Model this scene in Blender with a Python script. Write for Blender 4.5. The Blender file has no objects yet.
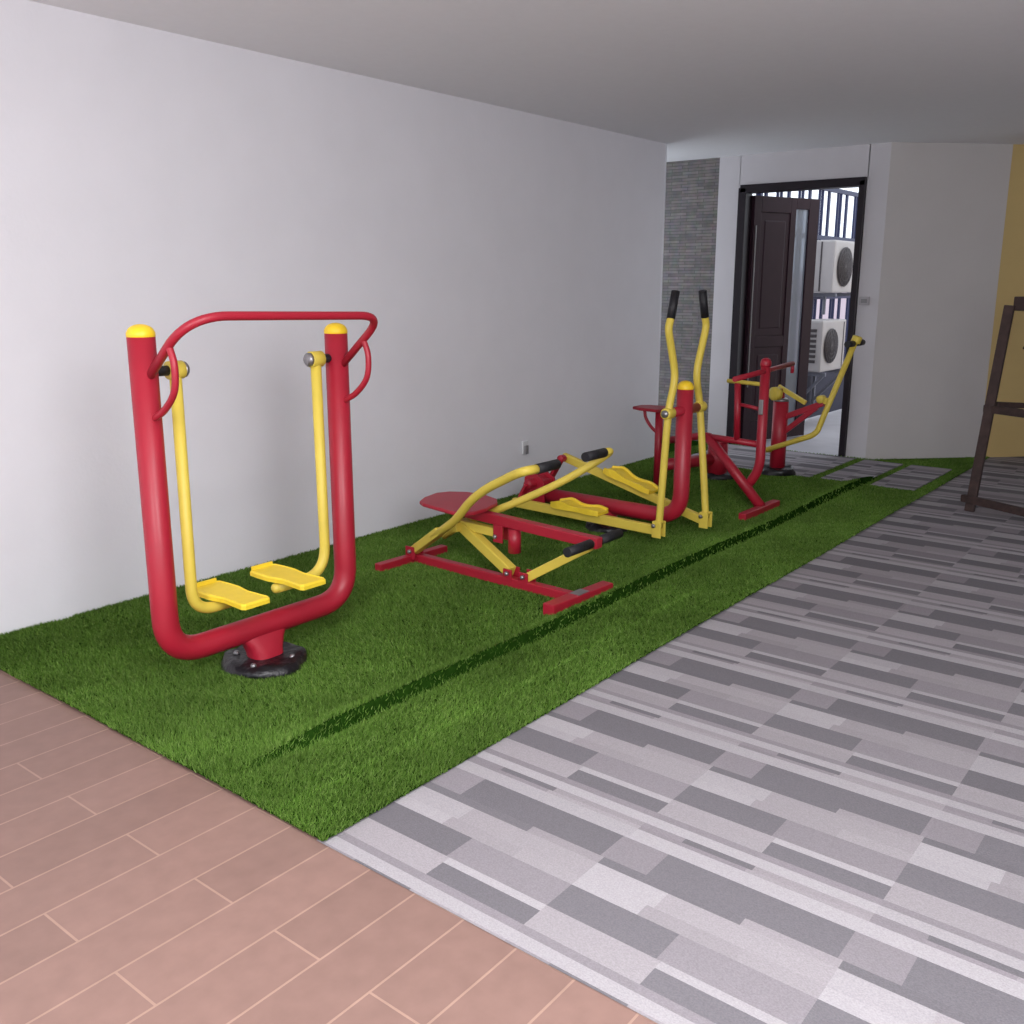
import bpy, math, random
import numpy as np
from mathutils import Vector, Matrix
random.seed(4); rng = np.random.default_rng(4)
scn = bpy.context.scene
col = scn.collection

# ---------------------------------------------------------------- materials
def lin(c):
    return tuple(((v/255)/12.92 if v/255 <= .04045 else ((v/255+.055)/1.055)**2.4) for v in c)
def mat(name, rgb, rough=.5, metal=0., noise=0., nscale=20., bump=0., bscale=200., spec=.5, coat=0.):
    m = bpy.data.materials.new(name); m.use_nodes = True
    nt = m.node_tree; b = nt.nodes['Principled BSDF']
    c = lin(rgb) + (1,)
    b.inputs['Base Color'].default_value = c
    b.inputs['Roughness'].default_value = rough
    b.inputs['Metallic'].default_value = metal
    b.inputs['Specular IOR Level'].default_value = spec
    b.inputs['Coat Weight'].default_value = coat
    b.inputs['Coat Roughness'].default_value = .2
    tc = nt.nodes.new('ShaderNodeTexCoord')
    if noise > 0:
        n = nt.nodes.new('ShaderNodeTexNoise'); n.inputs['Scale'].default_value = nscale
        n.inputs['Detail'].default_value = 6
        nt.links.new(tc.outputs['Object'], n.inputs['Vector'])
        r = nt.nodes.new('ShaderNodeMapRange'); r.inputs['From Min'].default_value = .3; r.inputs['From Max'].default_value = .7
        r.inputs['To Min'].default_value = 1-noise; r.inputs['To Max'].default_value = 1+noise
        nt.links.new(n.outputs['Fac'], r.inputs['Value'])
        v = nt.nodes.new('ShaderNodeVectorMath'); v.operation = 'SCALE'
        v.inputs[0].default_value = c[:3]
        nt.links.new(r.outputs['Result'], v.inputs['Scale'])
        nt.links.new(v.outputs['Vector'], b.inputs['Base Color'])
    if bump > 0:
        n2 = nt.nodes.new('ShaderNodeTexNoise'); n2.inputs['Scale'].default_value = bscale; n2.inputs['Detail'].default_value = 4
        nt.links.new(tc.outputs['Object'], n2.inputs['Vector'])
        bp = nt.nodes.new('ShaderNodeBump'); bp.inputs['Strength'].default_value = bump; bp.inputs['Distance'].default_value = .01
        nt.links.new(n2.outputs['Fac'], bp.inputs['Height'])
        nt.links.new(bp.outputs['Normal'], b.inputs['Normal'])
    return m
def attr_mat(name, rough=.95, noise=.1, nscale=150., spec=.1, bump=0.):
    m = bpy.data.materials.new(name); m.use_nodes = True
    nt = m.node_tree; b = nt.nodes['Principled BSDF']
    b.inputs['Roughness'].default_value = rough; b.inputs['Specular IOR Level'].default_value = spec
    a = nt.nodes.new('ShaderNodeAttribute'); a.attribute_name = 'tone'
    tc = nt.nodes.new('ShaderNodeTexCoord')
    n = nt.nodes.new('ShaderNodeTexNoise'); n.inputs['Scale'].default_value = nscale; n.inputs['Detail'].default_value = 5
    nt.links.new(tc.outputs['Object'], n.inputs['Vector'])
    r = nt.nodes.new('ShaderNodeMapRange'); r.inputs['From Min'].default_value = .3; r.inputs['From Max'].default_value = .7
    r.inputs['To Min'].default_value = 1-noise; r.inputs['To Max'].default_value = 1+noise
    nt.links.new(n.outputs['Fac'], r.inputs['Value'])
    v = nt.nodes.new('ShaderNodeVectorMath'); v.operation = 'SCALE'
    nt.links.new(a.outputs['Color'], v.inputs[0]); nt.links.new(r.outputs['Result'], v.inputs['Scale'])
    nt.links.new(v.outputs['Vector'], b.inputs['Base Color'])
    if bump:
        bp = nt.nodes.new('ShaderNodeBump'); bp.inputs['Strength'].default_value = bump; bp.inputs['Distance'].default_value = .01
        nt.links.new(n.outputs['Fac'], bp.inputs['Height']); nt.links.new(bp.outputs['Normal'], b.inputs['Normal'])
    return m

M = dict(
    red=mat('red_paint', (164, 25, 46), .45, noise=.05, nscale=9, coat=.08),
    yellow=mat('yellow_paint', (216, 192, 76), .48, noise=.05, nscale=9),
    cap=mat('yellow_plastic', (245, 205, 40), .4),
    plate=mat('yellow_footplate', (240, 208, 52), .5, noise=.04, nscale=30),
    black=mat('black_rubber', (26, 25, 30), .55, noise=.2, nscale=40, bump=.3, bscale=120),
    cover=mat('black_plastic_cover', (20, 18, 23), .35, noise=.25, nscale=30, bump=1., bscale=22),
    steel=mat('steel_bolt', (150, 148, 150), .35, .8),
    wall=mat('white_wall_paint', (231, 230, 236), .75, noise=.018, nscale=3.5, bump=.08, bscale=60),
    wallr=mat('shaded_wall_paint', (200, 196, 195), .8, noise=.02, nscale=3, bump=.08, bscale=60),  # the angled wall's dimmer lighting is mixed into this greyer tone
    wally=mat('yellow_wall_paint', (206, 180, 122), .8, noise=.03, nscale=4),
    ceil=mat('ceiling_paint', (240, 240, 242), .85, noise=.01),
    trim=mat('white_trim', (226, 226, 232), .5),
    door=mat('dark_door_wood', (46, 28, 38), .5, noise=.12, nscale=6, coat=0., spec=.25),
    frame=mat('dark_door_frame', (30, 22, 29), .45, noise=.1, nscale=12, spec=.3),
    acw=mat('off_white_enamel', (188, 183, 184), .5, noise=.03, nscale=10),
    acd=mat('dark_grille', (74, 68, 71), .6),
    guard2=mat('grey_switch_plate', (168, 164, 168), .5),
    guard=mat('fan_guard_wire', (96, 91, 94), .6),
    bracket=mat('grey_steel_bracket', (120, 122, 134), .5),
    blue=mat('blue_painted_steel', (26, 33, 76), .5),
    white=mat('white_plastic', (220, 220, 222), .45),
    grey=mat('grey_plastic', (130, 128, 130), .5),
    wood=mat('weathered_dark_timber', (58, 42, 39), .8, noise=.35, nscale=18, bump=.3, bscale=40),
    concrete=mat('pale_concrete', (176, 174, 180), .85, noise=.06, nscale=5),
    outwall=mat('outside_render', (196, 186, 188), .85, noise=.05, nscale=4),
    dkblue=mat('dark_blue_panel', (34, 36, 58), .6, noise=.1),
    turf=mat('turf_backing', (30, 56, 14), .95, noise=.25, nscale=25, spec=0.),
)
# real glass for the door pane
g = bpy.data.materials.new('door_glass'); g.use_nodes = True
b = g.node_tree.nodes['Principled BSDF']
b.inputs['Base Color'].default_value = (.36, .40, .48, 1); b.inputs['Roughness'].default_value = .08
b.inputs['Transmission Weight'].default_value = .55; b.inputs['IOR'].default_value = 1.45
M['glass'] = g
# stacked stone cladding
def stone_mat():
    m = bpy.data.materials.new('stacked_stone_cladding'); m.use_nodes = True
    nt = m.node_tree; b = nt.nodes['Principled BSDF']; b.inputs['Roughness'].default_value = .9
    b.inputs['Specular IOR Level'].default_value = .2
    tc = nt.nodes.new('ShaderNodeTexCoord'); sep = nt.nodes.new('ShaderNodeSeparateXYZ'); cmb = nt.nodes.new('ShaderNodeCombineXYZ')
    nt.links.new(tc.outputs['Object'], sep.inputs[0])
    nt.links.new(sep.outputs['Y'], cmb.inputs['X']); nt.links.new(sep.outputs['Z'], cmb.inputs['Y'])
    br = nt.nodes.new('ShaderNodeTexBrick'); br.inputs['Scale'].default_value = 1
    br.inputs['Brick Width'].default_value = .17; br.inputs['Row Height'].default_value = .028
    br.inputs['Mortar Size'].default_value = .0035; br.inputs['Mortar Smooth'].default_value = .4
    br.offset = .37
    br.inputs['Color1'].default_value = lin((128, 120, 119)) + (1,); br.inputs['Color2'].default_value = lin((108, 101, 101)) + (1,)
    br.inputs['Mortar'].default_value = lin((96, 90, 90)) + (1,)
    nt.links.new(cmb.outputs[0], br.inputs['Vector'])
    n = nt.nodes.new('ShaderNodeTexNoise'); n.inputs['Scale'].default_value = 14; n.inputs['Detail'].default_value = 6
    nt.links.new(tc.outputs['Object'], n.inputs['Vector'])
    mx = nt.nodes.new('ShaderNodeMix'); mx.data_type = 'RGBA'; mx.blend_type = 'OVERLAY'; mx.inputs['Factor'].default_value = .5
    nt.links.new(br.outputs['Color'], mx.inputs['A']); nt.links.new(n.outputs['Color'], mx.inputs['B'])
    hs = nt.nodes.new('ShaderNodeHueSaturation'); hs.inputs['Saturation'].default_value = .5
    nt.links.new(mx.outputs['Result'], hs.inputs['Color']); nt.links.new(hs.outputs['Color'], b.inputs['Base Color'])
    bp = nt.nodes.new('ShaderNodeBump'); bp.inputs['Strength'].default_value = .4; bp.inputs['Distance'].default_value = .006
    bp.invert = True
    nt.links.new(br.outputs['Fac'], bp.inputs['Height']); nt.links.new(bp.outputs['Normal'], b.inputs['Normal'])
    return m
M['stone'] = stone_mat()
M['carpet'] = attr_mat('striped_grey_carpet', .97, .10, 220., .08, .25)
M['blade'] = attr_mat('turf_blades', .7, .06, 3., .12)
M['tile'] = attr_mat('brown_floor_tiles', .5, .07, 16., .35)

# ---------------------------------------------------------------- geometry helpers
class MB:
    def __init__(s): s.v = []; s.f = []; s.sm = []
    def add(s, vs, fs, smooth=False):
        o = len(s.v); s.v += [tuple(v) for v in vs]
        s.f += [tuple(o+i for i in f) for f in fs]; s.sm += [smooth]*len(fs); return s
    def box(s, c, size, R=None, bev=0.):
        c = Vector(c); R = R or Matrix.Identity(3)
        hx, hy, hz = (q/2 for q in size)
        if bev <= 0:
            vs = [c + R @ Vector((x*hx, y*hy, z*hz)) for x in (-1, 1) for y in (-1, 1) for z in (-1, 1)]
            fs = [(0,1,3,2), (4,6,7,5), (0,4,5,1), (2,3,7,6), (0,2,6,4), (1,5,7,3)]
            return s.add(vs, fs)
        import bmesh
        bm = bmesh.new(); bmesh.ops.create_cube(bm, size=1)
        for v in bm.verts: v.co = Vector((v.co.x*size[0], v.co.y*size[1], v.co.z*size[2]))
        bmesh.ops.bevel(bm, geom=bm.edges[:], offset=min(bev, min(size)*.45), segments=2, affect='EDGES', profile=.6)
        bm.verts.index_update()
        s.add([c + R @ v.co for v in bm.verts], [[v.index for v in f.verts] for f in bm.faces]); bm.free(); return s
    def bar(s, a, b, w, h, up=(0,0,1), bev=.006):      # rectangular bar from a to b (w sideways, h along up)
        a = Vector(a); b = Vector(b); d = (b-a); L = d.length; d.normalize()
        up = Vector(up); x = up.cross(d)
        if x.length < 1e-4: x = Vector((1,0,0)).cross(d)
        x.normalize(); u = d.cross(x).normalized()
        R = Matrix((x, d, u)).transposed()
        return s.box((a+b)/2, (w, L, h), R, bev)
    def tube(s, pts, r, n=18, caps=True):
        P = [Vector(p) for p in pts]; rr = r if isinstance(r, (list, tuple)) else [r]*len(P)
        T = []
        for i in range(len(P)):
            t = (P[min(i+1, len(P)-1)] - P[max(i-1, 0)]).normalized(); T.append(t)
        ref = Vector((0,0,1)) if abs(T[0].z) < .9 else Vector((1,0,0))
        N = (ref - T[0]*ref.dot(T[0])).normalized()
        vs = []
        for i in range(len(P)):
            if i:
                q = T[i-1].rotation_difference(T[i]); N = q @ N; N = (N - T[i]*N.dot(T[i])).normalized()
            B = T[i].cross(N)
            for k in range(n):
                a = 2*math.pi*k/n; vs.append(P[i] + (N*math.cos(a) + B*math.sin(a))*rr[i])
        fs = [(i*n+k, i*n+(k+1)%n, (i+1)*n+(k+1)%n, (i+1)*n+k) for i in range(len(P)-1) for k in range(n)]
        s.add(vs, fs, True)
        if caps:
            o = len(s.v) - len(vs)
            s.f += [tuple(o+k for k in reversed(range(n))), tuple(o+(len(P)-1)*n+k for k in range(n))]; s.sm += [False]*2
        return s
    def lathe(s, c, prof, n=28, axis=(0,0,1)):           # prof: list of (r, h)
        c = Vector(c); q = Vector((0,0,1)).rotation_difference(Vector(axis).normalized())
        vs = [c + q @ Vector((r*math.cos(2*math.pi*k/n), r*math.sin(2*math.pi*k/n), h)) for r, h in prof for k in range(n)]
        fs = [(i*n+k, i*n+(k+1)%n, (i+1)*n+(k+1)%n, (i+1)*n+k) for i in range(len(prof)-1) for k in range(n)]
        s.add(vs, fs, True); o = len(s.v)-len(vs)
        s.f += [tuple(o+k for k in reversed(range(n))), tuple(o+(len(prof)-1)*n+k for k in range(n))]; s.sm += [True]*2
        return s
    def prism(s, poly, n, t):                            # planar polygon (3-D points) extruded along n by t
        n = Vector(n).normalized()*t; P = [Vector(p) for p in poly]; k = len(P)
        vs = P + [p+n for p in P]
        fs = [tuple(reversed(range(k))), tuple(range(k, 2*k))] + [(i, (i+1)%k, (i+1)%k+k, i+k) for i in range(k)]
        return s.add(vs, fs)
    def build(s, name, m, parent=None, kind=None, bevel=0):
        me = bpy.data.meshes.new(name)
        off = Vector((0,0,0)); p = parent
        while p is not None: off += p.location; p = p.parent
        me.from_pydata([Vector(v)-off for v in s.v], [], s.f)
        me.polygons.foreach_set('use_smooth', s.sm)
        me.materials.append(m); me.update()
        import bmesh
        bm = bmesh.new(); bm.from_mesh(me); bmesh.ops.recalc_face_normals(bm, faces=bm.faces[:]); bm.to_mesh(me); bm.free()
        o = bpy.data.objects.new(name, me); col.objects.link(o)
        if parent is not None: o.parent = parent
        if kind: o['kind'] = kind
        if bevel:
            bv = o.modifiers.new('bevel', 'BEVEL'); bv.width = bevel; bv.segments = 2; bv.limit_method = 'ANGLE'
        return o
def thing(name, label, cat, loc, group=None):
    o = bpy.data.objects.new(name, None); col.objects.link(o); o.location = loc; o.empty_display_size = .1
    o['label'] = label; o['category'] = cat
    if group: o['group'] = group
    return o
def tag(o, label, cat, group=None):
    o['label'] = label; o['category'] = cat
    if group: o['group'] = group
    return o
def fillet(pts, r, n=8):                                 # round the corners of a polyline
    P = [Vector(p) for p in pts]; out = [P[0]]
    rr = r if isinstance(r, (list, tuple)) else [r]*(len(P)-2)
    for i in range(1, len(P)-1):
        a = (P[i-1]-P[i]); c = (P[i+1]-P[i]); la, lc = a.length, c.length; a.normalize(); c.normalize()
        d = min(rr[i-1], la*.49, lc*.49)
        s, e = P[i]+a*d, P[i]+c*d
        for k in range(n+1):
            t = k/n; out.append(s*(1-t)**2 + P[i]*2*t*(1-t) + e*t*t)
    out.append(P[-1]); return out
def spline(pts, n=8):                                    # Catmull-Rom
    P = [Vector(p) for p in pts]; P = [P[0]*2-P[1]] + P + [P[-1]*2-P[-2]]; out = []
    for i in range(1, len(P)-2):
        for k in range(n):
            t = k/n; a, b_, c, d = P[i-1], P[i], P[i+1], P[i+2]
            out.append(.5*((2*b_) + (c-a)*t + (2*a-5*b_+4*c-d)*t*t + (3*b_-a-3*c+d)*t**3))
    out.append(P[-2]); return out
dome = lambda r, h: [(r, -.012), (r*1.04, -.01), (r*1.04, .002)] + [(r*1.0*math.cos(a), .002+h*math.sin(a)) for a in [math.pi/2*k/7 for k in range(1, 7)]] + [(.0008, h+.002)]
def bolt(parent, c, axis, r=.011):
    return MB().lathe(c, [(r, 0), (r, .008), (r*.7, .014), (.001, .015)], 10, axis).build('bolt', M['steel'], parent)

def color_mesh(name, verts, faces, cols, m):
    me = bpy.data.meshes.new(name); me.from_pydata(verts, [], faces); me.materials.append(m)
    a = me.color_attributes.new('tone', 'FLOAT_COLOR', 'CORNER')
    buf = []
    for p, c in zip(me.polygons, cols): buf += (list(c)+[1.])*len(p.vertices)
    a.data.foreach_set('color', buf); me.update()
    o = bpy.data.objects.new(name, me); col.objects.link(o); return o

# ---------------------------------------------------------------- floors
GX0, GX1, GY0, GY1 = 1.508, 7.20, 1.858, 4.16
DARK, MED, MLT, LGT, VLT = (114,111,116), (138,133,138), (149,144,148), (155,150,154), (166,162,166)
# one carpet tile design: x-strips (metres) with tone pieces along the tile (fractions of the length)
STR = [(.000, .032, [(0,.63,DARK), (.63,1,MLT)]),
       (.032, .150, [(0,.20,MED), (.20,.98,DARK), (.98,1,MED)]),
       (.150, .205, [(0,1,VLT)]),
       (.205, .222, [(0,.2,MED), (.2,.5,MED), (.5,1,LGT)]),
       (.222, .245, [(0,.2,MED), (.2,.52,DARK), (.52,1,MLT)]),
       (.245, .285, [(0,1,VLT)]),
       (.285, .312, [(0,.5,MED), (.5,1,MED)]),
       (.312, .378, [(0,.5,LGT), (.5,1,DARK)]),
       (.378, .405, [(0,.5,LGT), (.5,1,VLT)]),
       (.405, .512, [(0,.48,DARK), (.48,1,MED)]),
       (.512, .560, [(0,.3,VLT), (.3,.7,MLT), (.7,1,LGT)]),
       (.560, .632, [(0,.33,VLT), (.33,1,LGT)])]
def carpet(x0, x1, y1, y0, z, V, F, K, wx=.632, ly=.643, ox=2.535, oy=1.866):
    i0 = math.floor((x0-ox)/wx); i1 = math.ceil((x1-ox)/wx)
    j1 = math.ceil((oy-y0)/ly); j0 = math.floor((oy-y1)/ly)
    for i in range(i0, i1+1):
        for j in range(j0, j1+1):
            for (a, b_, segs) in STR:
                for (f0, f1, c) in segs:
                    xa, xb = ox+i*wx+a, ox+i*wx+b_
                    ya, yb = oy-j*ly-f0*ly, oy-j*ly-f1*ly
                    xa, xb = max(xa, x0), min(xb, x1); ya, yb = min(ya, y1), max(yb, y0)
                    if xb-xa < 1e-4 or ya-yb < 1e-4: continue
                    k = rng.uniform(.95, 1.05); o = len(V)
                    V += [(xa, yb, z), (xb, yb, z), (xb, ya, z), (xa, ya, z)]; F.append((o, o+1, o+2, o+3))
                    K.append(tuple(q*k for q in lin(c)))
V, F, K = [], [], []
carpet(GX0, 11.0, GY0+.03, -4.0, .006, V, F, K)
o = color_mesh('floor_carpet', V, F, K, M['carpet']); o['kind'] = 'structure'
# sub floor
MB().box((3.6, .6, -.06), (16, 10, .1)).build('floor', M['concrete'], kind='structure')
# brown plank tiles left of the turf
V, F, K = [], [], []
gr = lin((168, 138, 124))
V += [(-4, -4, .0034), (GX0+.04, -4, .0034), (GX0+.04, 4.16, .0034), (-4, 4.16, .0034)]; F.append((0, 1, 2, 3)); K.append(gr)
y = 4.12; row = 0
while y > -4:
    yb = y - .163; x = 1.20 - (0.0 if row % 2 == 1 else .31); x += .62*3
    xs = []
    while x > -4: xs.append(x); x -= .62
    for xe in xs:
        xa, xb = max(xe-.62+.003, -4), min(xe-.003, GX0+.04)
        if xb - xa < .01: continue
        k = rng.uniform(.93, 1.07); o_ = len(V)
        V += [(xa, yb+.003, .004), (xb, yb+.003, .004), (xb, y-.003, .004), (xa, y-.003, .004)]
        F.append((o_, o_+1, o_+2, o_+3)); K.append(tuple(q*k for q in lin((138, 110, 101))))
    y = yb; row += 1
o = color_mesh('floor_tiled', V, F, K, M['tile']); o['kind'] = 'structure'

# turf: ground profile with the folded seam that runs parallel to the wall
SEAM = 2.345
def turf_z(x, y):
    fade = np.clip((x-1.55)/.4, 0, 1)*np.clip((7.6-x)/.3, 0, 1)
    d = y - (SEAM + .004*np.sin(x*3.1))
    prof = np.where(d > .012, .034*np.exp(-((d-.012)/.06)**2), np.where(d > -.004, .034*np.clip((d+.004)/.016, 0, 1), 0.)) - .012*np.exp(-((d+.022)/.022)**2)
    und = .004*np.sin(x*2.3+y*3.1)*np.sin(y*4.3+.7)
    und2 = -.007*np.exp(-((x-1.95-.25*(4.16-y))/.06)**2)*np.clip((y-2.9)/.4, 0, 1)
    return .014 + prof*fade + und + und2
xs = np.concatenate([np.arange(GX0, GX1+1.1, .04)]); ys = np.unique(np.concatenate([np.arange(GY0, GY1, .04), np.arange(SEAM-.14, SEAM+.2, .006), [GY1]]))
tb = MB(); X_, Y_ = np.meshgrid(xs, ys); Zt = turf_z(X_, Y_)
ny, nx = X_.shape
vs = list(zip(X_.ravel(), Y_.ravel(), Zt.ravel()))
fs = [(j*nx+i, j*nx+i+1, (j+1)*nx+i+1, (j+1)*nx+i) for j in range(ny-1) for i in range(nx-1)]
tb.add(vs, fs, True).build('turf_base', M['turf'], kind='structure')
# wedge of turf up to the angled wall and beside the passage
tb = MB(); tb.add([(8.25, 1.858, .012), (9.12, 1.858, .012), (8.3, 2.68, .012), (8.25, 2.9, .012)], [(0, 1, 2, 3)]).build('turf_base', M['turf'], kind='structure')
tb = MB(); tb.add([(7.2, 4.1, .010), (8.32, 4.1, .010), (8.32, 4.9, .010), (7.2, 4.9, .010)], [(0, 1, 2, 3)]).build('turf_base', M['turf'], kind='structure')

TILES = [(7.22, 8.27, 2.745, 3.95), (7.22, 8.25, 2.345, 2.665), (7.20, 8.25, 1.955, 2.275)]
def blades(n):
    # density falls with distance from where people look in; a countless pile of fibres
    x = rng.uniform(GX0, 9.1, n*3); y = rng.uniform(GY0, GY1, n*3)
    dd = y - (SEAM + .004*np.sin(x*3.1)); sm = (x > 1.64) & (x < 7.5) & (dd > -.020) & (dd < .018)
    w = np.where(sm & (rng.uniform(0, 1, n*3) > .22+.5*np.clip(1-(x-1.64)/.25, 0, 1)), 0., 1.)*(2.2/(x*.78+y*.62))**1.5; keep = rng.uniform(0, 1, n*3) < w; x = x[keep]; y = y[keep]
    ok = np.ones(len(x), bool)
    for (a, b_, c, d) in TILES: ok &= ~((x > a-.01) & (x < b_+.01) & (y > c-.01) & (y < d+.01))
    ok &= (x < 8.3) | ((x-8.31)*.72+(y-2.66)*.69 < -.02)
    x = x[ok][:n]; y = y[ok][:n]; n = len(x)
    z = turf_z(x, y); h = rng.uniform(.011, .018, n); a = rng.uniform(0, 2*np.pi, n)
    wd = .0016 + .0010*np.clip((x*.78+y*.62-2.5), 0, 4)
    # pile leans towards the room, with slowly varying direction
    lx = rng.normal(0, .008, n) - .003 + .004*np.sin(x*1.7+y*2.1); ly = rng.normal(0, .008, n) - .002 + .004*np.sin(y*3.3-x)
    # bent tufts at the seam line pressed along y = 2.08
    P = np.empty((n, 3, 3)); 
    P[:,0] = np.stack([x-np.cos(a)*wd, y-np.sin(a)*wd, z-.003], 1)
    P[:,1] = np.stack([x+np.cos(a)*wd, y+np.sin(a)*wd, z-.003], 1)
    P[:,2] = np.stack([x+lx, y+ly, z+h], 1)
    P[:,:,1] = np.clip(P[:,:,1], GY0-.004, GY1-.002); P[:,:,0] = np.clip(P[:,:,0], GX0-.004, None)
    base = np.array([[98,132,54],[86,120,44],[112,142,66],[122,150,78],[74,108,36]])/255.
    base = np.where(base <= .04045, base/12.92, ((base+.055)/1.055)**2.4)
    pick = rng.choice(5, n, p=[.34,.28,.18,.08,.12]); c = base[pick]
    patch = 1 + .16*np.sin(x*4.1+1.3*np.sin(y*5.2))*np.sin(y*6.0+1.1*np.sin(x*3.3)) + .08*np.sin(x*17)*np.sin(y*19+x*5)
    crease = 1 + .30*np.exp(-((y-2.078-.01*np.sin(x*2))/.014)**2)*(x < 4.2)
    c = c*(patch*crease)[:,None]
    me = bpy.data.meshes.new('artificial_grass')
    me.vertices.add(n*3); me.vertices.foreach_set('co', P.reshape(-1))
    me.loops.add(n*3); me.loops.foreach_set('vertex_index', np.arange(n*3, dtype=np.int32))
    me.polygons.add(n); me.polygons.foreach_set('loop_start', np.arange(0, n*3, 3, dtype=np.int32))
    at = me.color_attributes.new('tone', 'FLOAT_COLOR', 'CORNER')
    cc = np.ones((n, 3, 4)); cc[:,:,:3] = c[:,None,:]
    at.data.foreach_set('color', cc.reshape(-1)); me.materials.append(M['blade']); me.update(); me.validate()
    o = bpy.data.objects.new('artificial_grass', me); col.objects.link(o); o['kind'] = 'stuff'
    tag(o, 'short green artificial grass covering the strip along the white wall', 'grass')
blades(650000)

# carpet tiles laid as stepping pieces in the turf
for (a, b_, c, d), lab in zip(TILES, ['wide striped grey carpet piece laid on the turf before the doorway',
        'middle of the small striped carpet pieces in the turf by the switch wall corner',
        'striped carpet piece in the turf nearest the timber trestle']):
    V, F, K = [], [], []
    carpet(a, b_, d, c, .022, V, F, K)
    # give the piece a real edge
    o_ = len(V)
    V += [(a, c, .0), (b_, c, .0), (b_, d, .0), (a, d, .0), (a, c, .0218), (b_, c, .0218), (b_, d, .0218), (a, d, .0218)]
    F += [(o_+0, o_+1, o_+5, o_+4), (o_+1, o_+2, o_+6, o_+5), (o_+2, o_+3, o_+7, o_+6), (o_+3, o_+0, o_+4, o_+7)]; K += [lin(MED)]*4
    tag(color_mesh('carpet_tile', V, F, K, M['carpet']), lab, 'carpet tile', 'carpet pieces set in the turf')
MB().box((8.9, 3.3, .004), (1.15, 1.4, .02)).build('floor_threshold', M['concrete'], kind='structure')
MB().box((13.0, 3.5, -.005), (7.2, 9.0, .02)).build('floor_outside', M['concrete'], kind='structure')

# ---------------------------------------------------------------- walls
H = 2.62
MB().box((1.63, 4.24, H/2), (11.26, .16, H)).build('wall_left', M['wall'], kind='structure')
MB().box((7.262, 4.162, H/2), (.018, .012, H)).build('trim_1', M['trim'], kind='structure')
MB().box((7.26, 4.62, H/2), (.10, .6, H)).build('wall_recess', M['wall'], kind='structure')
MB().box((8.44, 4.66, H/2), (.22, .92, H)).build('wall_stone', M['stone'], kind='structure')
bk = MB()
bk.box((8.42, 4.10, H/2), (.2, .21, H)); bk.box((8.42, 2.77, H/2), (.2, .175, H)); bk.box((8.42, 3.425, 2.485), (.2, 1.15, .27))
bk.build('wall_back', mat('back_wall_paint', (196, 193, 197), .78, noise=.02, nscale=4), kind='structure')
def vwall(name, a, b_, t, m, h=H, back=(1, 1)):
    a = Vector((*a, 0)); b_ = Vector((*b_, 0)); d = (b_-a).normalized(); n = Vector((-d.y, d.x, 0))
    if n.x < 0: n = -n
    mb = MB(); mb.prism([a, b_, b_+n*t, a+n*t], (0, 0, 1), h)
    return mb.build(name, m, kind='structure')
vwall('wall_angled', (8.318, 2.683), (9.065, 1.94), .14, M['wallr'])
vwall('wall_right', (9.065, 1.94), (12.5, -1.45), .14, M['wally'])
MB().box((4.75, -3.98, H/2), (15.5, .16, H)).build('wall_behind', M['wallr'], kind='structure')
MB().box((12.55, -2.7, H/2), (.16, 2.5, H)).build('wall_far', M['wallr'], kind='structure')
MB().box((2.75, .55, H+.05), (11.5, 9.3, .1)).build('ceiling', M['ceil'], kind='structure')
MB().add([(8.5, -4.1, H), (12.6, -4.1, H), (12.6, -1.4, H), (8.5, 2.7, H), (8.5, -4.1, H+.1), (12.6, -4.1, H+.1), (12.6, -1.4, H+.1), (8.5, 2.7, H+.1)], [(0,1,2,3),(4,5,6,7),(0,1,5,4),(1,2,6,5),(2,3,7,6),(3,0,4,7)]).build('ceiling', M['ceil'], kind='structure')

# ---------------------------------------------------------------- doorway
d = bpy.data.objects.new('door_1', None); col.objects.link(d); d.location = (8.34, 3.43, 0); d['kind'] = 'structure'
fr = MB(); fr.box((8.36, 3.957, 1.17), (.14, .075, 2.34), bev=.006); fr.box((8.36, 2.887, 1.17), (.14, .055, 2.34), bev=.006)
fr.box((8.36, 3.42, 2.33), (.14, 1.12, .07), bev=.006); fr.build('door_frame', M['frame'], d)
A = Vector((8.42, 3.905, 0)); Bv = Vector((9.19, 3.605, 0)); dd = (Bv-A).normalized(); nn = Vector((dd.y, -dd.x, 0))
def onleaf(u, z, off=0): return A + dd*u + nn*off + Vector((0, 0, z))
L = (Bv-A).length
def leafbox(mb, u0, u1, z0, z1, t, off=0, bev=.004):
    R = Matrix((dd, nn, Vector((0, 0, 1)))).transposed()
    mb.box(onleaf((u0+u1)/2, (z0+z1)/2, off), (u1-u0, t, z1-z0), R, bev); return mb
lf = MB()
leafbox(lf, 0, .09, .03, 2.28, .045); leafbox(lf, .46, .53, .03, 2.28, .045); leafbox(lf, .70, L, .03, 2.28, .045)
leafbox(lf, .09, .46, .03, .22, .045); leafbox(lf, .09, .46, 2.14, 2.28, .045); leafbox(lf, .09, .46, .92, 1.02, .045)
leafbox(lf, .53, .70, .03, .14, .045); leafbox(lf, .53, .70, 2.18, 2.28, .045)
leaf = lf.build('door_leaf', M['door'], d)
pn = MB(); leafbox(pn, .09, .46, .22, .92, .026); leafbox(pn, .09, .46, 1.02, 2.14, .026)
leafbox(pn, .14, .41, .29, .85, .036, bev=.012); leafbox(pn, .14, .41, 1.09, 2.07, .036, bev=.012)
pn.build('door_panel', M['door'], leaf)
gl = MB(); leafbox(gl, .525, .705, .13, 2.19, .010, bev=0); gl.build('door_pane', M['glass'], leaf)
ed = MB(); leafbox(ed, .022, .034, .55, 2.02, .008, .026, bev=.002); ed.build('edge_strip', M['grey'], leaf)

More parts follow.
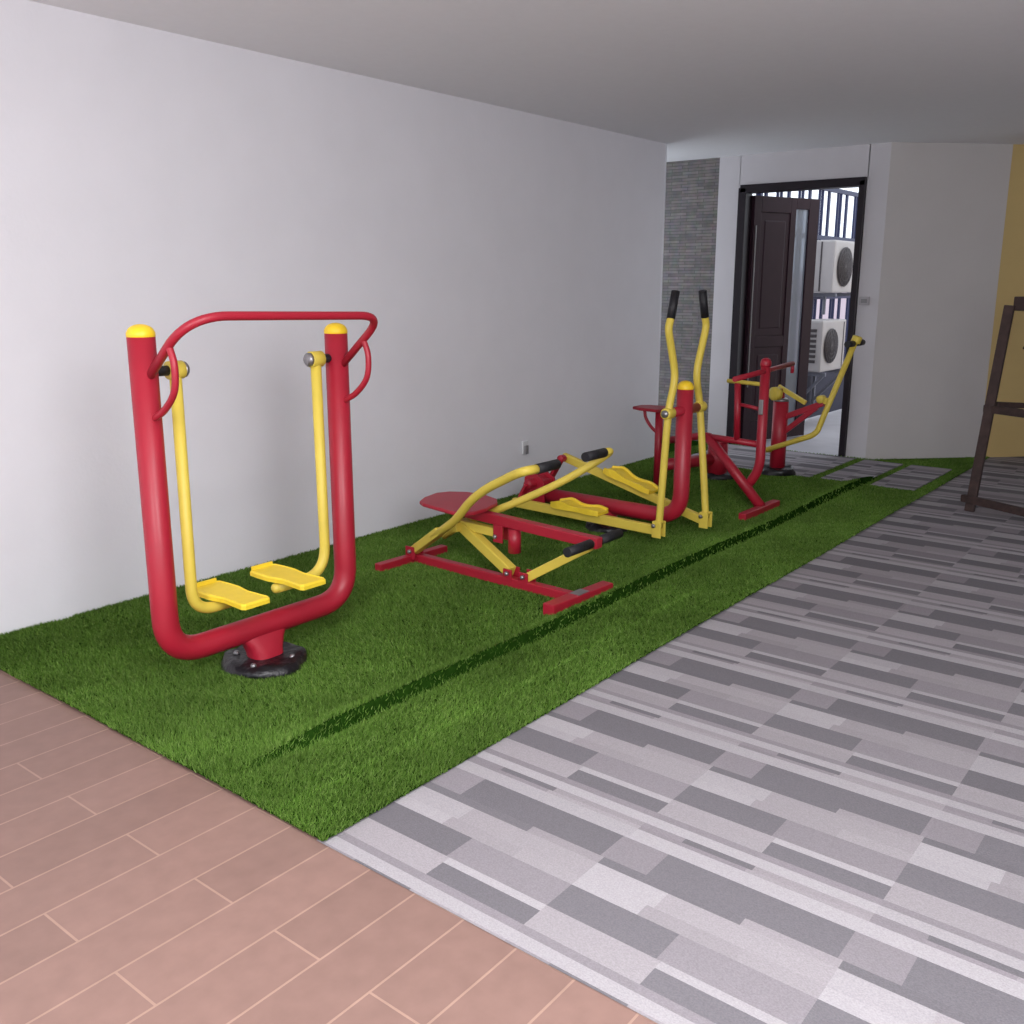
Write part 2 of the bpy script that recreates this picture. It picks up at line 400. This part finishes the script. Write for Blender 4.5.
# ---------------------------------------------------------------- outside seen through the doorway
def ac_unit(x, y1, z, w, dp, h, label, louvre):
    # fan side faces -y, narrow side faces the room
    t = thing('air_conditioner', label, 'air conditioner', (x+w/2, y1+dp/2, z), 'outdoor air conditioner units on the wall outside')
    MB().box((x+w/2, y1+dp/2, z+h/2), (w, dp, h), bev=.02).build('housing', M['acw'], t)
    cx, cz = x+w*(.34 if louvre else .40), z+h*.50
    rg = h*(.34 if louvre else .38)
    MB().lathe((cx, y1-.004, cz), [(rg*.97, 0), (rg, .004), (rg, .012), (.001, .012)], 32, (0, -1, 0)).build('fan_opening', M['acd'], t)
    gm = MB()
    for k in range(1, 5):
        rr = rg*k/4.2
        gm.tube([(cx+rr*math.cos(q), y1-.022, cz+rr*math.sin(q)) for q in [2*math.pi*i/28 for i in range(29)]], .003, 5, False)
    for k in range(8):
        q = math.pi*k/8; gm.tube([(cx-rg*math.cos(q), y1-.02, cz-rg*math.sin(q)), (cx+rg*math.cos(q), y1-.02, cz+rg*math.sin(q))], .003, 5)
    gm.build('fan_guard', M['guard'], t)
    MB().box((x+w*.88, y1-.003, z+h*.5), (.006, .012, h*.9)).build('panel_seam', M['grey'], t)
    lm = MB()
    if louvre:
        for k in range(7): lm.box((x-.003, y1+dp*.44, z+.09+k*(h-.16)/7+.02), (.014, dp*.42, .032), bev=.004)
        lm.build('side_louvre', M['acd'], t)
    else:
        lm.box((x-.002, y1+dp*.52, z+h*.5), (.008, .014, h*.94)); lm.build('side_seam', M['acd'], t)
    return t
ac_unit(9.93, 3.68, 1.41, .70, .27, .53, 'off-white outdoor cooling unit, the upper one seen through the doorway', False)
ac_unit(9.80, 3.70, .60, .68, .27, .53, 'off-white outdoor cooling unit with dark side slots, lower one through the doorway', True)
t = thing('wall_bracket', 'grey steel bracket under the lower cooling unit outside the door', 'bracket', (10.15, 4.0, .2), 'steel brackets carrying the cooling units')
mb = MB()
for x in (9.86, 10.42):
    mb.bar((x, 4.01, .575), (x, 3.66, .575), .035, .04); mb.bar((x, 4.005, .22), (x, 3.69, .56), .028, .03)
    mb.bar((x, 3.99, .18), (x, 3.99, .60), .035, .03, up=(0,1,0))
mb.bar((9.80, 4.0, .575), (10.48, 4.0, .575), .03, .035); mb.build('bracket_frame', M['bracket'], t)
t = thing('wall_bracket', 'grey steel bracket under the upper cooling unit outside the door', 'bracket', (10.15, 4.0, 1.2), 'steel brackets carrying the cooling units')
mb = MB()
for x in (10.0, 10.55):
    mb.bar((x, 4.01, 1.388), (x, 3.66, 1.388), .035, .035); mb.bar((x, 3.99, 1.17), (x, 3.99, 1.41), .035, .03, up=(0,1,0))
mb.bar((9.94, 4.0, 1.388), (10.62, 4.0, 1.388), .03, .035); mb.build('bracket_frame', M['bracket'], t)
# blue fence / grille beyond the passage
FY = 4.045
t = thing('blue_fence', 'blue steel bar fence behind the cooling units outside the door', 'fence', (10.6, FY, 0))
mb = MB()
for z in (.58, 1.36, 1.99, 2.50): mb.box((10.7, FY, z), (3.8, .035, .045))
for x in (8.85, 12.55): mb.box((x, FY, 1.25), (.05, .05, 2.5))
mb.build('fence_frame', M['blue'], t)
for k in range(28):
    if k%2 and not k//2%2: continue
    MB().box((9.0 + (k//2)*.27 + (k%2)*.085, FY, 1.54), (.022 if k % 4 else .04, .024, 1.92)).build('bar', M['blue'], t)
MB().box((10.7, FY, .30), (3.7, .03, .54)).build('fence_panel', M['dkblue'], t)
t = MB().box((15.5, 5.2, .85), (.3, 9.0, 1.7)).build('boundary_wall', mat('pink_render', (214, 196, 206), .85), None)
tag(t, 'pale pinkish wall glimpsed beyond the blue fence outside', 'wall')

# ---------------------------------------------------------------- small wall fittings
t = thing('wall_socket', 'small white power socket low on the long white wall', 'power socket', (5.37, 4.16, .33))
MB().box((5.37, 4.150, .352), (.062, .016, .095), bev=.004).build('face_plate', M['white'], t)
MB().box((5.367, 4.134, .338), (.032, .018, .062), bev=.004).build('plug', M['grey'], t)
t = thing('light_switch', 'small grey light switch on the wall right of the doorway', 'light switch', (8.32, 2.80, 1.36))
MB().box((8.311, 2.80, 1.36), (.018, .085, .07), bev=.004).build('face_plate', M['guard2'], t)
MB().box((8.300, 2.80, 1.36), (.008, .05, .035), bev=.002).build('rocker', M['grey'], t)

# ================================================================ machine 1: air walker
wy = 3.03
t = thing('air_walker', 'tall red air walker with yellow swing arms and footplates, nearest the camera', 'exercise machine', (2.21, wy, 0))
xl, xr, zb, zt = 1.786, 2.652, .168, 1.318
MB().tube(fillet([(xl, wy, zt+.018), (xl, wy, zb), (xr, wy, zb), (xr, wy, zt-.004)], .15, 12), .047, 28).build('frame_tube', M['red'], t)
for x in (xl, xr): MB().lathe((x, wy, zt+(.018 if x < 2 else -.004)), dome(.046, .030), 28).build('post_cap', M['cap'], t)
MB().tube(fillet([(xl, wy-.03, 1.19), (xl, 2.75, 1.400), (xr, 2.75, 1.380), (xr, wy-.03, 1.175)], [.16, .12], 12), .0155, 16).build('handle', M['red'], t)
for x in (xl, xr):
    dz = 0 if x < 2 else -.018
    MB().tube(spline([(x, 2.865, 1.30+dz), (x, 2.842, 1.235+dz), (x, 2.855, 1.15+dz), (x, 2.92, 1.085+dz), (x, 2.99, 1.05+dz)]), .012, 12).build('handle_brace', M['red'], t)
# pedestal: tapered gusset foot
pd = MB()
nk = 24; rv = []
for a, b_, z in ((.066, .058, .03), (.070, .058, .075), (.088, .054, .115), (.128, .036, .155)):
    for k in range(nk):
        q = 2*math.pi*k/nk; cc_, ss_ = math.cos(q), math.sin(q)
        rv.append((2.198+a*math.copysign(abs(cc_)**.7, cc_), wy+b_*math.copysign(abs(ss_)**.7, ss_)-.2*(.15-z), z))
pd.add(rv, [(q*nk+k, q*nk+(k+1)%nk, (q+1)*nk+(k+1)%nk, (q+1)*nk+k) for q in range(3) for k in range(nk)], True)
pd.add(rv[-nk:], [tuple(range(nk))])
pd.build('pedestal', M['red'], t)
def base_cover(c, r, parent):
    mb = MB(); prof = []
    n = 30; rings = [(r, 0), (r*1.0, .020), (r*.94, .042), (r*.78, .052), (r*.58, .046), (r*.40, .050), (r*.30, .050)]
    vs = []
    for i, (rr, h) in enumerate(rings):
        for k in range(n):
            a = 2*math.pi*k/n; w = 1+.05*math.sin(3*a+i)+.03*math.sin(7*a)
            vs.append((c[0]+rr*w*math.cos(a), c[1]+rr*w*math.sin(a), c[2]+max(0, h*(1+(.16 if i < 4 else 0)*math.sin(5*a+2*i)))))
    fs = [(i*n+k, i*n+(k+1)%n, (i+1)*n+(k+1)%n, (i+1)*n+k) for i in range(len(rings)-1) for k in range(n)]
    fs.append(tuple((len(rings)-1)*n+k for k in range(n)))
    mb.add(vs, fs, True); return mb.build('base_cover', M['cover'], parent)
bc = base_cover((2.190, wy-.025, .006), .168, t)
for a in (.5, 2.1, 3.7, 5.2): bolt(t, (2.190+.118*math.cos(a), wy-.025+.118*math.sin(a), .050), (0, 0, 1), .012)
# swing arms
def swing(x, xin, sgn):
    MB().lathe((x-sgn*.033, wy, 1.205), [(.030, .004), (.032, .006), (.032, .060), (.030, .062)], 24, (sgn, 0, 0)).build('pivot_hub', M['yellow'], t)
    MB().lathe((x+sgn*.029, wy, 1.205), [(.028, 0), (.028, .010), (.02, .018), (.001, .019)], 20, (sgn, 0, 0)).build('hub_cap', M['steel'], t)
    MB().tube([(x-sgn*.025, wy, 1.205), (x-sgn*.085, wy, 1.205)], .018, 14).build('axle', M['black'], t)
    arm = MB().tube(fillet([(x, wy, 1.19), (x-.004*sgn, wy, .305), (xin, wy, .305)], .17, 12), .0215, 18).build('swing_arm', M['yellow'], t)
    MB().lathe((xin, wy, .305), [(.021, -.01), (.0215, 0), (.019, .012), (.011, .019), (.001, .021)], 16, (sgn, 0, 0)).build('arm_end_cap', M['yellow'], arm)
swing(1.905, 2.10, 1); swing(2.540, 2.285, -1)
def footplate(cx, cy, z, parent, L_=.34, W_=.142, yaw=0, tilt=0., nm='footplate'):
    # shoe-shaped plate: wide toe, waist, heel, with a raised front lip
    out = [(-.50, .36), (-.47, .46), (-.30, .50), (-.10, .50), (.02, .44), (.12, .40), (.30, .42), (.46, .45), (.50, .38)]
    R = Matrix.Rotation(yaw, 3, 'Z') @ Matrix.Rotation(tilt, 3, 'X')
    top = []
    pts = [(w*W_, -l*L_) for l, w in out] + [(-w*W_, -l*L_) for l, w in reversed(out)]
    k = len(pts); c = Vector((cx, cy, z))
    vs = [c + R @ Vector((px_, py_, 0)) for px_, py_ in pts] + [c + R @ Vector((px_, py_, .015)) for px_, py_ in pts] + \
         [c + R @ Vector((px_*.93, py_*.965, .022)) for px_, py_ in pts] + [c + R @ Vector((px_*.88, py_*.94, .018)) for px_, py_ in pts]
    fs = [tuple(reversed(range(k))), tuple(range(3*k, 4*k))]
    for r in range(3): fs += [(r*k+i, r*k+(i+1)%k, (r+1)*k+(i+1)%k, (r+1)*k+i) for i in range(k)]
    mb = MB().add(vs, fs)
    mb.box(c + R @ Vector((0, L_*.485, .022)), (W_*.74, .008, .024), R, .003)
    return mb.build(nm, M['plate'], parent)
footplate(2.05, 3.005, .332, t); footplate(2.335, 3.02, .332, t)

# ================================================================ machine 2: rowing machine
rx = 3.65
t = thing('rowing_machine', 'low red and yellow rowing machine with flat seat on two crossbar feet', 'exercise machine', (rx, 3.05, 0))
z0 = .016
MB().bar((3.612, 3.56, z0+.025), (3.578, 2.45, z0+.025), .045, .05).build('base_rail', M['red'], t)
MB().bar((3.35, 2.452, z0+.026), (3.81, 2.424, z0+.026), .066, .060).build('crossbar_foot', M['red'], t)
MB().bar((3.345, 3.565, z0+.020), (3.845, 3.545, z0+.020), .05, .046).build('crossbar_foot', M['red'], t)
MB().box((3.582, 2.438, z0+.057), (.085, .055, .004)).build('weld_plate', M['steel'], t)
def bracket(y, z, h=.06, l=.06, rx=3.60):
    b_ = MB(); b_.box((rx-.032, y, z), (.008, l, h), bev=.003); b_.box((rx+.032, y, z), (.008, l, h), bev=.003)
    b_.box((rx, y, z-h/2+.004), (.068, l, .008)); o_ = b_.build('pivot_bracket', M['red'], t)
    MB().lathe((rx-.036, y, z+.008), [(.012, 0), (.012, .008), (.008, .014), (.001, .015)], 12, (-1, 0, 0)).build('bolt', M['steel'], o_)
bracket(3.542, .075, .07, .07); bracket(2.865, .080, .06, .055); bracket(2.765, .080, .06, .055)
# seat + beam
sp = [(3.485, 3.36), (3.515, 3.415), (3.60, 3.46), (3.72, 3.485), (3.79, 3.45), (3.845, 3.36), (3.85, 3.25), (3.81, 3.13), (3.74, 3.07), (3.60, 3.03), (3.51, 3.03), (3.455, 3.065), (3.445, 3.13)]
MB().prism([(a, b_, .372) for a, b_ in sp], (0, 0, 1), .020).build('seat', M['red'], t, bevel=.006)
MB().bar((rx, 3.36, .345), (rx, 2.375, .310), .052, .052).build('seat_beam', M['red'], t)
MB().tube([(rx, 2.885, .30), (rx, 2.885, .175)], .033, 20).build('beam_stub', M['red'], t)
b_ = MB(); b_.box((rx-.034, 2.965, .265), (.008, .06, .09), bev=.003); b_.box((rx+.034, 2.965, .265), (.008, .06, .09), bev=.003)
b_.box((rx, 2.965, .306), (.072, .06, .008)); o_ = b_.build('link_bracket', M['red'], t)
MB().lathe((rx-.038, 2.98, .250), [(.012, 0), (.012, .008), (.001, .014)], 12, (-1, 0, 0)).build('bolt', M['steel'], o_)
# links
MB().bar((rx, 3.235, .262), (3.60, 2.865, .088), .05, .058).build('lower_link', M['yellow'], t)
MB().bar((rx, 3.30, .272), (rx, 2.975, .262), .045, .045).build('upper_link', M['yellow'], t)
MB().box((rx, 3.245, .262), (.13, .05, .05), bev=.006).build('link_joint', M['yellow'], t)
MB().bar((3.60, 3.545, .080), (3.515, 3.27, .252), .046, .046).build('rear_link', M['yellow'], t)
# pulling arms, mirrored about the machine axis, with grips pointing inwards
MB().tube(fillet([(3.58, 3.47, .125), (3.455, 3.11, .345), (3.400, 2.955, .482), (3.385, 2.845, .556), (3.335, 2.64, .655), (3.318, 2.565, .684), (3.40, 2.55, .684)], [.06, .10, .10, .05, .04], 8), .0215, 18).build('pulling_arm', M['yellow'], t)
MB().tube(fillet([(rx+.03, 3.40, .17), (rx+.055, 3.25, .27), (3.80, 2.97, .402), (3.90, 2.76, .52), (3.985, 2.60, .638), (4.01, 2.55, .684), (3.94, 2.55, .684)], [.06, .1, .1, .06, .03, .03], 8), .0200, 18).build('pulling_arm', M['yellow'], t)
for a, b2 in ((3.385, 3.545), (3.945, 3.775)):
    MB().tube([(a, 2.55, .684), (b2, 2.55, .684)], .0235, 18).build('hand_grip', M['black'], t)
# foot lever and pegs
MB().bar((3.60, 2.765, .078), (rx, 2.43, .285), .045, .045).build('foot_lever', M['yellow'], t)
MB().tube([(3.43, 2.40, .311), (3.86, 2.40, .311)], .015, 14).build('peg_axle', M['steel'], t)
for a, b2 in ((3.42, 3.61), (3.685, 3.865)): MB().tube([(a, 2.40, .311), (b2, 2.40, .311)], .023, 18).build('foot_peg', M['black'], t)

# ================================================================ machine 3: elliptical trainer
ex, ey = 4.85, 2.60
t = thing('elliptical_trainer', 'red elliptical trainer with two tall yellow levers and long foot bars', 'exercise machine', (ex, 3.1, 0))
MB().tube(fillet([(ex, ey, .93), (ex, ey, .165), (ex, 3.62, .172)], .16, 12), .047, 28).build('frame_tube', M['red'], t)
MB().lathe((ex, ey, .93), dome(.046, .036), 28).build('post_cap', M['cap'], t)
MB().lathe((ex, 3.10, .04), [(.075, 0), (.062, .03), (.055, .10)], 26).build('pedestal', M['red'], t)
base_cover((ex, 3.10, .012), .13, t)
cz, cyy = .255, 3.63
hb = MB()
for sx in (-1, 1): hb.prism([(ex+sx*.055, 3.72, .11), (ex+sx*.055, 3.54, .12), (ex+sx*.055, 3.55, .275), (ex+sx*.055, 3.63, .325), (ex+sx*.055, 3.70, .285)], (sx, 0, 0), .008)
hb.box((ex, 3.625, .20), (.10, .13, .15), bev=.01)
hb.build('crank_housing', M['red'], t)
MB().lathe((ex-.13, cyy, cz), [(.028, 0), (.030, .004), (.030, .256), (.028, .26)], 20, (1, 0, 0)).build('crank_axle', M['red'], t)
ck = MB(); ck.bar((ex+.125, cyy, cz), (ex+.125, 3.545, .392), .022, .055, up=(1,0,0))
ck.build('crank_arm', M['red'], t)
ck = MB(); ck.bar((ex-.125, cyy, cz), (ex-.125, 3.70, .13), .022, .055, up=(1,0,0)); ck.build('crank_arm', M['red'], t)
MB().lathe((ex+.105, 3.545, .395), [(.022, 0), (.024, .004), (.024, .046), (.022, .05)], 18, (1, 0, 0)).build('crank_pin', M['red'], t)
nx_, fx_ = ex-.18, ex+.185
MB().bar((nx_, 3.70, .140), (nx_, 2.635, .122), .036, .056).build('foot_bar', M['yellow'], t)
MB().bar((fx_, 3.57, .398), (fx_, 2.53, .122), .036, .052).build('foot_bar', M['yellow'], t)
tl = math.atan2(.285, 1.02)
def ell_plate(x, y, z, tilt):
    # moulded pedal: long wavy plate with side rim
    R = Matrix.Rotation(tilt, 3, 'X'); c = Vector((x, y, z)); mb = MB()
    n = 14; L_ = .35; W_ = .14
    prof = [.018+.022*math.exp(-((i/n-.22)/.16)**2)+.008*math.exp(-((i/n-.8)/.12)**2) for i in range(n+1)]
    vs = []
    for i in range(n+1):
        yy = L_*(.5-i/n); w = W_/2*(1-.16*math.exp(-((i/n-.55)/.16)**2)); e = min(i, n-i)/n
        w *= .8+.2*min(1, e*8)
        for (xx, zz) in ((-w, 0), (-w, prof[i]+.012), (-w+.012, prof[i]+.012), (-w+.016, prof[i]), (w-.016, prof[i]), (w-.012, prof[i]+.012), (w, prof[i]+.012), (w, 0)):
            vs.append(c + R @ Vector((xx, yy, zz)))
    fs = [(i*8+k, i*8+(k+1)%8, (i+1)*8+(k+1)%8, (i+1)*8+k) for i in range(n) for k in range(8)] + [tuple(range(8)), tuple(n*8+k for k in range(8))]
    return mb.add(vs, fs).build('footplate', M['plate'], t)
ell_plate(nx_+.01, 3.20, .158, .02); ell_plate(fx_-.0, 3.06, .292, tl)
# levers: lower fork, pivot, S-bend and grip
def lever(x, sgn, yb):
    lv = MB().tube(spline([(x, yb, .145), (x, (yb*.55+ey*.45), .45), (x, ey, .80), (x+.048*-sgn, ey, .95), (x+.048*-sgn, ey, 1.04), (x, ey, 1.17), (x+.030*sgn, ey, 1.26), (x+.012*sgn, ey, 1.32)], 8), .021, 16).build('lever', M['yellow'], t)
    MB().tube([(x+.013*sgn, ey, 1.315), (x-.030*sgn, ey, 1.462)], .0235, 16).build('hand_grip', M['black'], lv)
    MB().lathe((x-.036*sgn, ey, .80), [(.030, 0), (.032, .004), (.032, .068), (.030, .072)], 20, (sgn, 0, 0)).build('pivot_hub', M['yellow'], lv)
    MB().lathe((x+.036*sgn, ey, .80), [(.021, 0), (.021, .008), (.001, .012)], 18, (sgn, 0, 0)).build('hub_cap', M['steel'], lv)
    fk = MB()
    for sx in (-1, 1): fk.box((x+sx*.026, yb, .132), (.007, .058, .095), bev=.003)
    fk.box((x, yb, .175), (.05, .05, .012), bev=.003); fk.build('fork', M['yellow'], lv)
    MB().lathe((x-.034, yb+.015, .155), [(.012, 0), (.012, .008), (.001, .012)], 12, (-1, 0, 0)).build('bolt', M['steel'], lv)
lever(4.665, -1, 2.635); lever(5.035, 1, 2.53)
MB().tube([(ex-.15, ey, .80), (ex+.15, ey, .80)], .027, 18).build('lever_axle', M['red'], t)

# ================================================================ machine 4: seated leg machine with T foot
t = thing('seated_leg_machine', 'red tubular seated exercise frame with T-shaped foot and ladder back', 'exercise machine', (6.1, 3.1, 0))
fx = 5.95
MB().bar((5.60, 2.556, .034), (6.12, 2.550, .034), .055, .05).build('crossbar_foot', M['red'], t)
MB().tube([(5.90, 2.56, .045), (fx, 3.005, .475)], .034, 18).build('diagonal_tube', M['red'], t)
MB().tube([(fx, 3.03, .475), (fx, 2.60, .455)], .022, 16).build('horizontal_tube', M['red'], t)
MB().tube(fillet([(fx, 2.61, .99), (fx, 2.61, .29), (fx, 2.70, .15)], .08, 8), .032, 18).build('upright', M['red'], t)
MB().lathe((fx, 2.61, .985), [(.034, -.01), (.036, 0), (.036, .02), (.028, .036), (.015, .044), (.001, .046)], 22).build('post_cap', M['red'], t)
MB().tube([(5.50, 2.61, .925), (6.40, 2.61, .965)], .017, 14).build('top_bar', M['red'], t)
MB().tube([(6.395, 2.61, .965), (6.395, 2.61, .90)], .012, 10).build('bar_end', M['red'], t)
MB().tube([(fx, 2.80, .855), (fx, 2.785, .47)], .022, 14).build('ladder_rail', M['red'], t)
MB().tube([(fx, 2.79, .715), (fx, 2.62, .69)], .012, 10).build('ladder_rung', M['red'], t)
MB().tube([(fx, 2.875, .865), (fx, 2.60, .855), (fx, 2.60, .80)], .014, 12).build('yellow_bar', M['yellow'], t)
MB().bar((fx-.037, 2.61, .76), (fx-.037, 2.61, .66), .012, .03, up=(0,1,0)).build('clamp', M['steel'], t)
sxx = 6.2
MB().tube([(sxx, 3.53, .015), (sxx, 3.53, .585)], .030, 18).build('seat_post', M['red'], t)
MB().prism([(sxx-.04, 3.74, .582), (sxx+.08, 3.74, .582), (sxx+.13, 3.68, .582), (sxx+.13, 3.50, .582), (sxx-.10, 3.49, .582), (sxx-.08, 3.66, .582)], (0, 0, 1), .022).build('seat', M['red'], t, bevel=.006)
MB().tube(spline([(sxx, 3.66, .585), (sxx, 3.645, .52), (sxx, 3.60, .46), (sxx, 3.55, .42)]), .012, 12).build('seat_brace', M['red'], t)
MB().tube([(sxx, 3.53, .17), (6.72, 3.32, .17)], .045, 22).build('base_tube', M['red'], t)
MB().tube(fillet([(sxx, 3.49, .36), (6.02, 3.10, .46), (fx, 3.0, .475)], .05, 6), .026, 16).build('side_tube', M['red'], t)
MB().tube([(6.74, 3.31, .03), (6.74, 3.31, .31)], .078, 26).build('column', M['red'], t)
MB().lathe((6.74, 3.31, .31), dome(.078, .03), 26).build('column_cap', M['red'], t)
base_cover((6.76, 3.30, .012), .125, t)

# ================================================================ machine 5: pull rider near the door
px_, py_ = 7.195, 3.01
t = thing('pull_rider', 'red post exerciser with long bent yellow arm near the dark doorway', 'exercise machine', (px_, py_, 0))
MB().tube([(px_, py_, .03), (px_, py_, .60)], .060, 28).build('column', M['red'], t)
MB().lathe((px_, py_, .60), [(.060, 0), (.060, .012), (.045, .026), (.001, .028)], 26).build('column_cap', M['steel'], t)
base_cover((px_, py_, .026), .145, t)
MB().lathe((px_-.10, py_+.03, .665), [(.030, 0), (.052, .004), (.052, .055), (.030, .06)], 26, (1, -.4, 0)).build('bearing', M['yellow'], t)
MB().tube([(px_, py_, .60), (px_, py_+.01, .70)], .028, 16).build('bearing_post', M['red'], t)
MB().bar((px_, py_+.03, .715), (px_, 2.81, .600), .03, .035).build('link_bar', M['yellow'], t)
MB().bar((px_, py_-.02, .47), (px_, 2.67, .61), .04, .045).build('support_arm', M['red'], t)
MB().bar((px_, py_-.04, .36), (px_, 2.72, .575), .035, .04).build('support_brace', M['red'], t)
MB().lathe((px_-.035, 2.69, .640), [(.028, 0), (.030, .003), (.030, .067), (.028, .07)], 20, (1, 0, 0)).build('arm_pivot', M['yellow'], t)
MB().bar((px_, 2.69, .64), (px_, 2.63, .62), .03, .05).build('pivot_link', M['yellow'], t)
MB().tube(fillet([(px_-.09, 3.10, .205), (px_-.02, 2.735, .355), (px_-.01, 2.70, .39), (px_, 2.465, 1.085)], [.03, .03], 6), [.020]*1+[.022]*14+[.022]*1, 16).build('long_arm', M['yellow'], t)
MB().tube([(px_-.105, 3.10, .215), (px_-.05, 3.05, .215)], .022, 12).build('arm_end', M['yellow'], t)
MB().lathe((px_, 2.465, 1.075), [(.034, 0), (.036, .004), (.036, .045), (.03, .05)], 18, (0, -.32, .95)).build('arm_head', M['yellow'], t)
MB().tube([(px_-.16, 2.467, 1.07), (px_+.16, 2.467, 1.07)], .012, 12).build('grip_axle', M['steel'], t)
for s_ in (-1, 1): MB().tube([(px_+s_*.045, 2.467, 1.07), (px_+s_*.165, 2.467, 1.07)], .023, 16).build('hand_grip', M['black'], t)

# ================================================================ timber trestle at the right edge
t = thing('timber_trestle', 'dark weathered timber trestle standing on the carpet at the right edge', 'trestle', (6.75, 1.2, 0))
u = Vector((-.45, -.89, 0)).normalized()
o1 = Vector((6.82, 1.48, .006)); W = .80
def tp(s, z, back=0): return o1 + u*s + Vector((0, 0, z)) + Vector((.89, -.45, 0))*back
MB().bar(tp(0, .0), tp(.035, 1.36, .12), .06, .05, up=(1,0,0)).build('leg', M['wood'], t)
MB().bar(tp(W, .0), tp(W-.10, 1.36, .22), .06, .045, up=(1,0,0)).build('leg', M['wood'], t)
MB().bar(tp(.05, .0, .60), tp(.13, 1.34, .27), .05, .035, up=(1,0,0)).build('leg', M['wood'], t)
MB().bar(tp(W-.05, .0, .60), tp(W-.13, 1.34, .27), .05, .035, up=(1,0,0)).build('leg', M['wood'], t)
MB().bar(tp(.02, 1.37, .24), tp(W, 1.37, .24), .14, .09).build('top_beam', M['wood'], t)
MB().bar(tp(-.02, .69, .07), tp(W, .69, .07), .05, .05).build('crossbar', M['wood'], t)
MB().bar(tp(-.05, .085, -.02), tp(W+.05, .085, -.02), .04, .05).build('lower_crossbar', M['wood'], t)
MB().bar(tp(.03, .72, .10), tp(.10, .70, .42), .04, .035).build('side_brace', M['wood'], t)
MB().bar(tp(.13, 1.08, .19), tp(.22, 1.28, .24), .05, .035).build('corner_brace', M['wood'], t)

# ---------------------------------------------------------------- camera
cam = bpy.data.cameras.new('camera'); co = bpy.data.objects.new('camera', cam); col.objects.link(co)
f = 954.0
cam.sensor_width = 36; cam.lens = f/1024*36; cam.shift_y = -10/1024; cam.clip_start = .05
pitch = math.atan(218/f); az = math.atan(778/(f/math.cos(pitch)))
fw = Vector((math.cos(az)*math.cos(pitch), math.sin(az)*math.cos(pitch), -math.sin(pitch)))
# camera X axis heads right: world (+sin az, -cos az)
right = Vector((math.sin(az), -math.cos(az), 0)); up = right.cross(fw)
Rm = Matrix((right, up, -fw)).transposed()
co.matrix_world = Matrix.Translation((0, 0, 1.5)) @ Rm.to_4x4()
scn.camera = co

# ---------------------------------------------------------------- light
w = bpy.data.worlds.new('world'); scn.world = w; w.use_nodes = True
bg = w.node_tree.nodes['Background']; bg.inputs['Color'].default_value = (.86, .92, 1, 1); bg.inputs['Strength'].default_value = 1.7
def area(loc, target, size, sy, power, colr=(1, 1, 1)):
    l = bpy.data.lights.new('ceiling_lamp', 'AREA'); l.shape = 'RECTANGLE'; l.size = size; l.size_y = sy; l.energy = power; l.color = colr
    o_ = bpy.data.objects.new('ceiling_lamp', l); col.objects.link(o_); o_.location = loc
    o_.rotation_euler = (Vector(target)-Vector(loc)).to_track_quat('-Z', 'Y').to_euler()
area((1.2, 1.0, 2.58), (1.2, 1.0, 0), 1.2, .3, 22, (.985, .985, 1))
def fill_point(loc, power, rad=.16):
    l = bpy.data.lights.new('fill_light', 'POINT'); l.energy = power; l.shadow_soft_size = rad; l.color = (.985, .985, 1)
    o_ = bpy.data.objects.new('fill_light', l); col.objects.link(o_); o_.location = loc
fill_point((.6, -.6, 1.95), 225, .6); fill_point((-1.0, .9, 1.95), 145, .6)  # unseen fills added in mid-air to brighten the long white wall

vs_ = scn.view_settings
scn.display_settings.display_device = 'sRGB'
vs_.view_transform = 'Standard'; vs_.look = 'None'; vs_.gamma = 1; vs_.use_curve_mapping = False
vs_.exposure = 0.04
